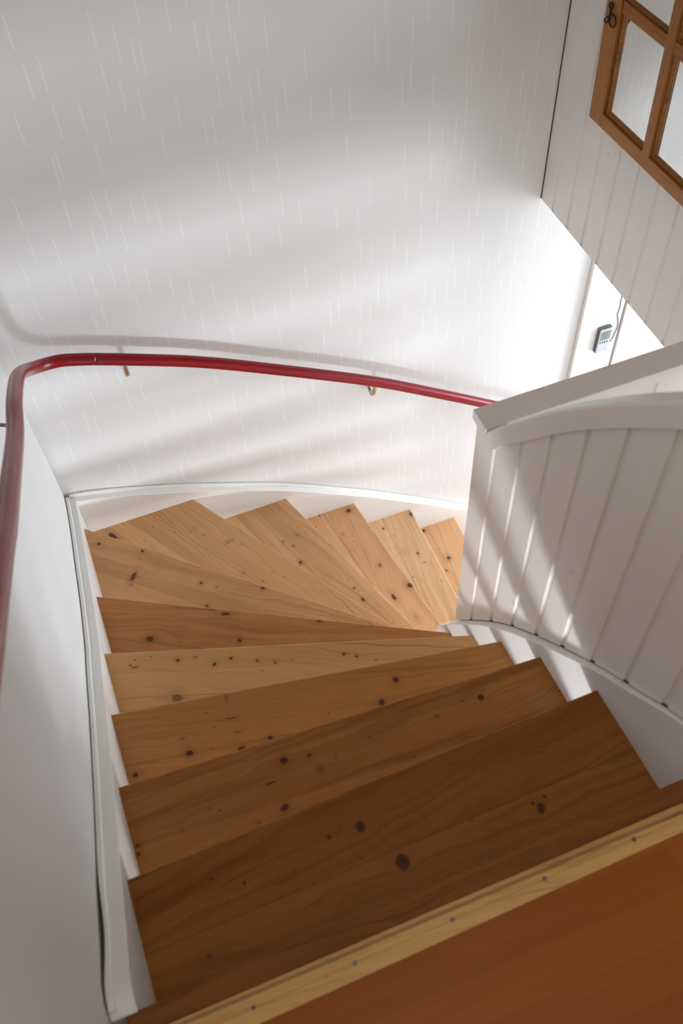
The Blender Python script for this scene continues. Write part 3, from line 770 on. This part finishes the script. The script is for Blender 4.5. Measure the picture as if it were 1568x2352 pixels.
def digit(bm, ch, x, z, w, h, t=.006):
    segs = {'a': (x, x+w, z+h-t, z+h), 'd': (x, x+w, z, z+t), 'g': (x, x+w, z+h/2-t/2, z+h/2+t/2),
            'f': (x, x+t, z+h/2, z+h), 'b': (x+w-t, x+w, z+h/2, z+h), 'e': (x, x+t, z, z+h/2), 'c': (x+w-t, x+w, z, z+h/2)}
    for s in SEG[ch]:
        a, b_, c, d = segs[s]; box(bm, a, b_, yb-.1092, yb-.1082, c, d)
bm = bmesh.new()
digit(bm, '2', tx0+.085, -5.975, .04, .075); digit(bm, '3', tx0+.145, -5.975, .04, .075)
digit(bm, '2', tx0+.085, -6.075, .04, .075); digit(bm, '4', tx0+.145, -6.075, .04, .075)
o = mesh_obj('digits', bm, M_SEG); reparent(o, scr)
for i in range(4):
    x = tx0+.062+i*.055
    slabxz('button', rr(x-.010, x+.010, -6.215, -6.155, .009), yb-.1051, yb-.112, M_GREY, 0)
cab = [(10.12, -6.42), (10.167, -6.386), (10.262, -6.279), (10.307, -6.089), (10.323, -5.967), (10.315, -5.837), (10.262, -5.642), (10.238, -5.559), (10.251, -5.453), (10.256, -5.333), (10.241, -5.244), (10.243, -5.137), (10.25, -4.8), (10.25, -4.2), (10.25, -3.4)]
bm = bmesh.new(); tube(bm, smooth_path([V(x, yb-.012, z) for x, z in cab], 4), .0016, 8)
reparent(mesh_obj('cable', bm, M_GREY, smooth=True), tm)

# ------------------------------------------------------------------ light
w = D.worlds.new('daylight'); sc.world = w; w.use_nodes = True
w.node_tree.nodes['Background'].inputs[0].default_value = (.86, .93, 1.0, 1)
w.node_tree.nodes['Background'].inputs[1].default_value = 1.5
def area(name, loc, target, sx, sy, power, colr=(1, 1, 1), spread=180):
    L = D.lights.new(name, 'AREA'); L.shape = 'RECTANGLE'; L.size = sx*S; L.size_y = sy*S; L.energy = power; L.color = colr
    L.spread = math.radians(spread)
    o = D.objects.new(name, L); col.objects.link(o); o.location = V(*loc)
    o.rotation_euler = (V(*target)-V(*loc)).to_track_quat('-Z', 'Y').to_euler()
    return o
area('daylight_lower_window', (-.55, -2.95, -4.25), (.6, 5, -4.25), 1.9, 1.5, 28, (.93, .97, 1.04))
area('daylight_hall_window', (17.9, 8.75, -8.7), (10, 8.75, -8.7), 5.3, 9.2, 64, (.88, .95, 1.04))
area('daylight_window_back', (12.5, ROOM_B-.05, -6.9), (12.5, 5, -6.9), 3.0, 6.2, 25, (.88, .95, 1.04))
area('upper_fill_light', (4, -5.9, 7.3), (4, 0, 7.0), 4.8, 6.0, 1.0, (1, .92, .82))  # unseen fill, added for the weak ambient upstairs
area('overhead_fill_light', (1.4, -.6, 12.4), (1.4, -.2, 0), 4, 4, 8.5, (1, .90, .77))  # unseen fill without a fixture, added to brighten upward-facing surfaces

# ------------------------------------------------------------------ camera
cam = D.cameras.new('camera'); co = D.objects.new('camera', cam); col.objects.link(co)
cam.sensor_fit = 'VERTICAL'; cam.sensor_width = 24; cam.sensor_height = 36; cam.lens = 2179.15/2352*36
Rt = Vector((.933, -.356, -.043)); Dn = Vector((-.314, -.754, -.577)); Fw = Vector((.173, .552, -.816))
Rt = Vector((0.933340, -0.356423, -0.042874)); Dn = Vector((-0.314386, -0.753859, -0.576938)); Fw = Vector((0.173313, 0.551959, -0.815662)); CH = 8.64856
Mx = Matrix(((Rt.x, -Dn.x, -Fw.x, 0), (Rt.y, -Dn.y, -Fw.y, 0), (Rt.z, -Dn.z, -Fw.z, CH*S), (0, 0, 0, 1)))
co.matrix_world = Mx
cam.clip_start = .02; cam.clip_end = 50
cam.dof.use_dof = True; cam.dof.focus_distance = 3.45; cam.dof.aperture_fstop = 4.0
sc.camera = co
sc.view_settings.view_transform = 'Standard'; sc.view_settings.look = 'None'
sc.view_settings.exposure = 0.08; sc.view_settings.gamma = 1.0; sc.view_settings.use_curve_mapping = False
sc.cycles.use_denoising = True
sc.cycles.max_bounces = 8; sc.cycles.diffuse_bounces = 5; sc.cycles.glossy_bounces = 3; sc.cycles.transmission_bounces = 2
sc.cycles.use_adaptive_sampling = True; sc.cycles.adaptive_threshold = .06; sc.cycles.adaptive_min_samples = 16
sc.cycles.blur_glossy = .5; sc.cycles.caustics_reflective = False; sc.cycles.caustics_refractive = False
sc.cycles.sample_clamp_indirect = 8
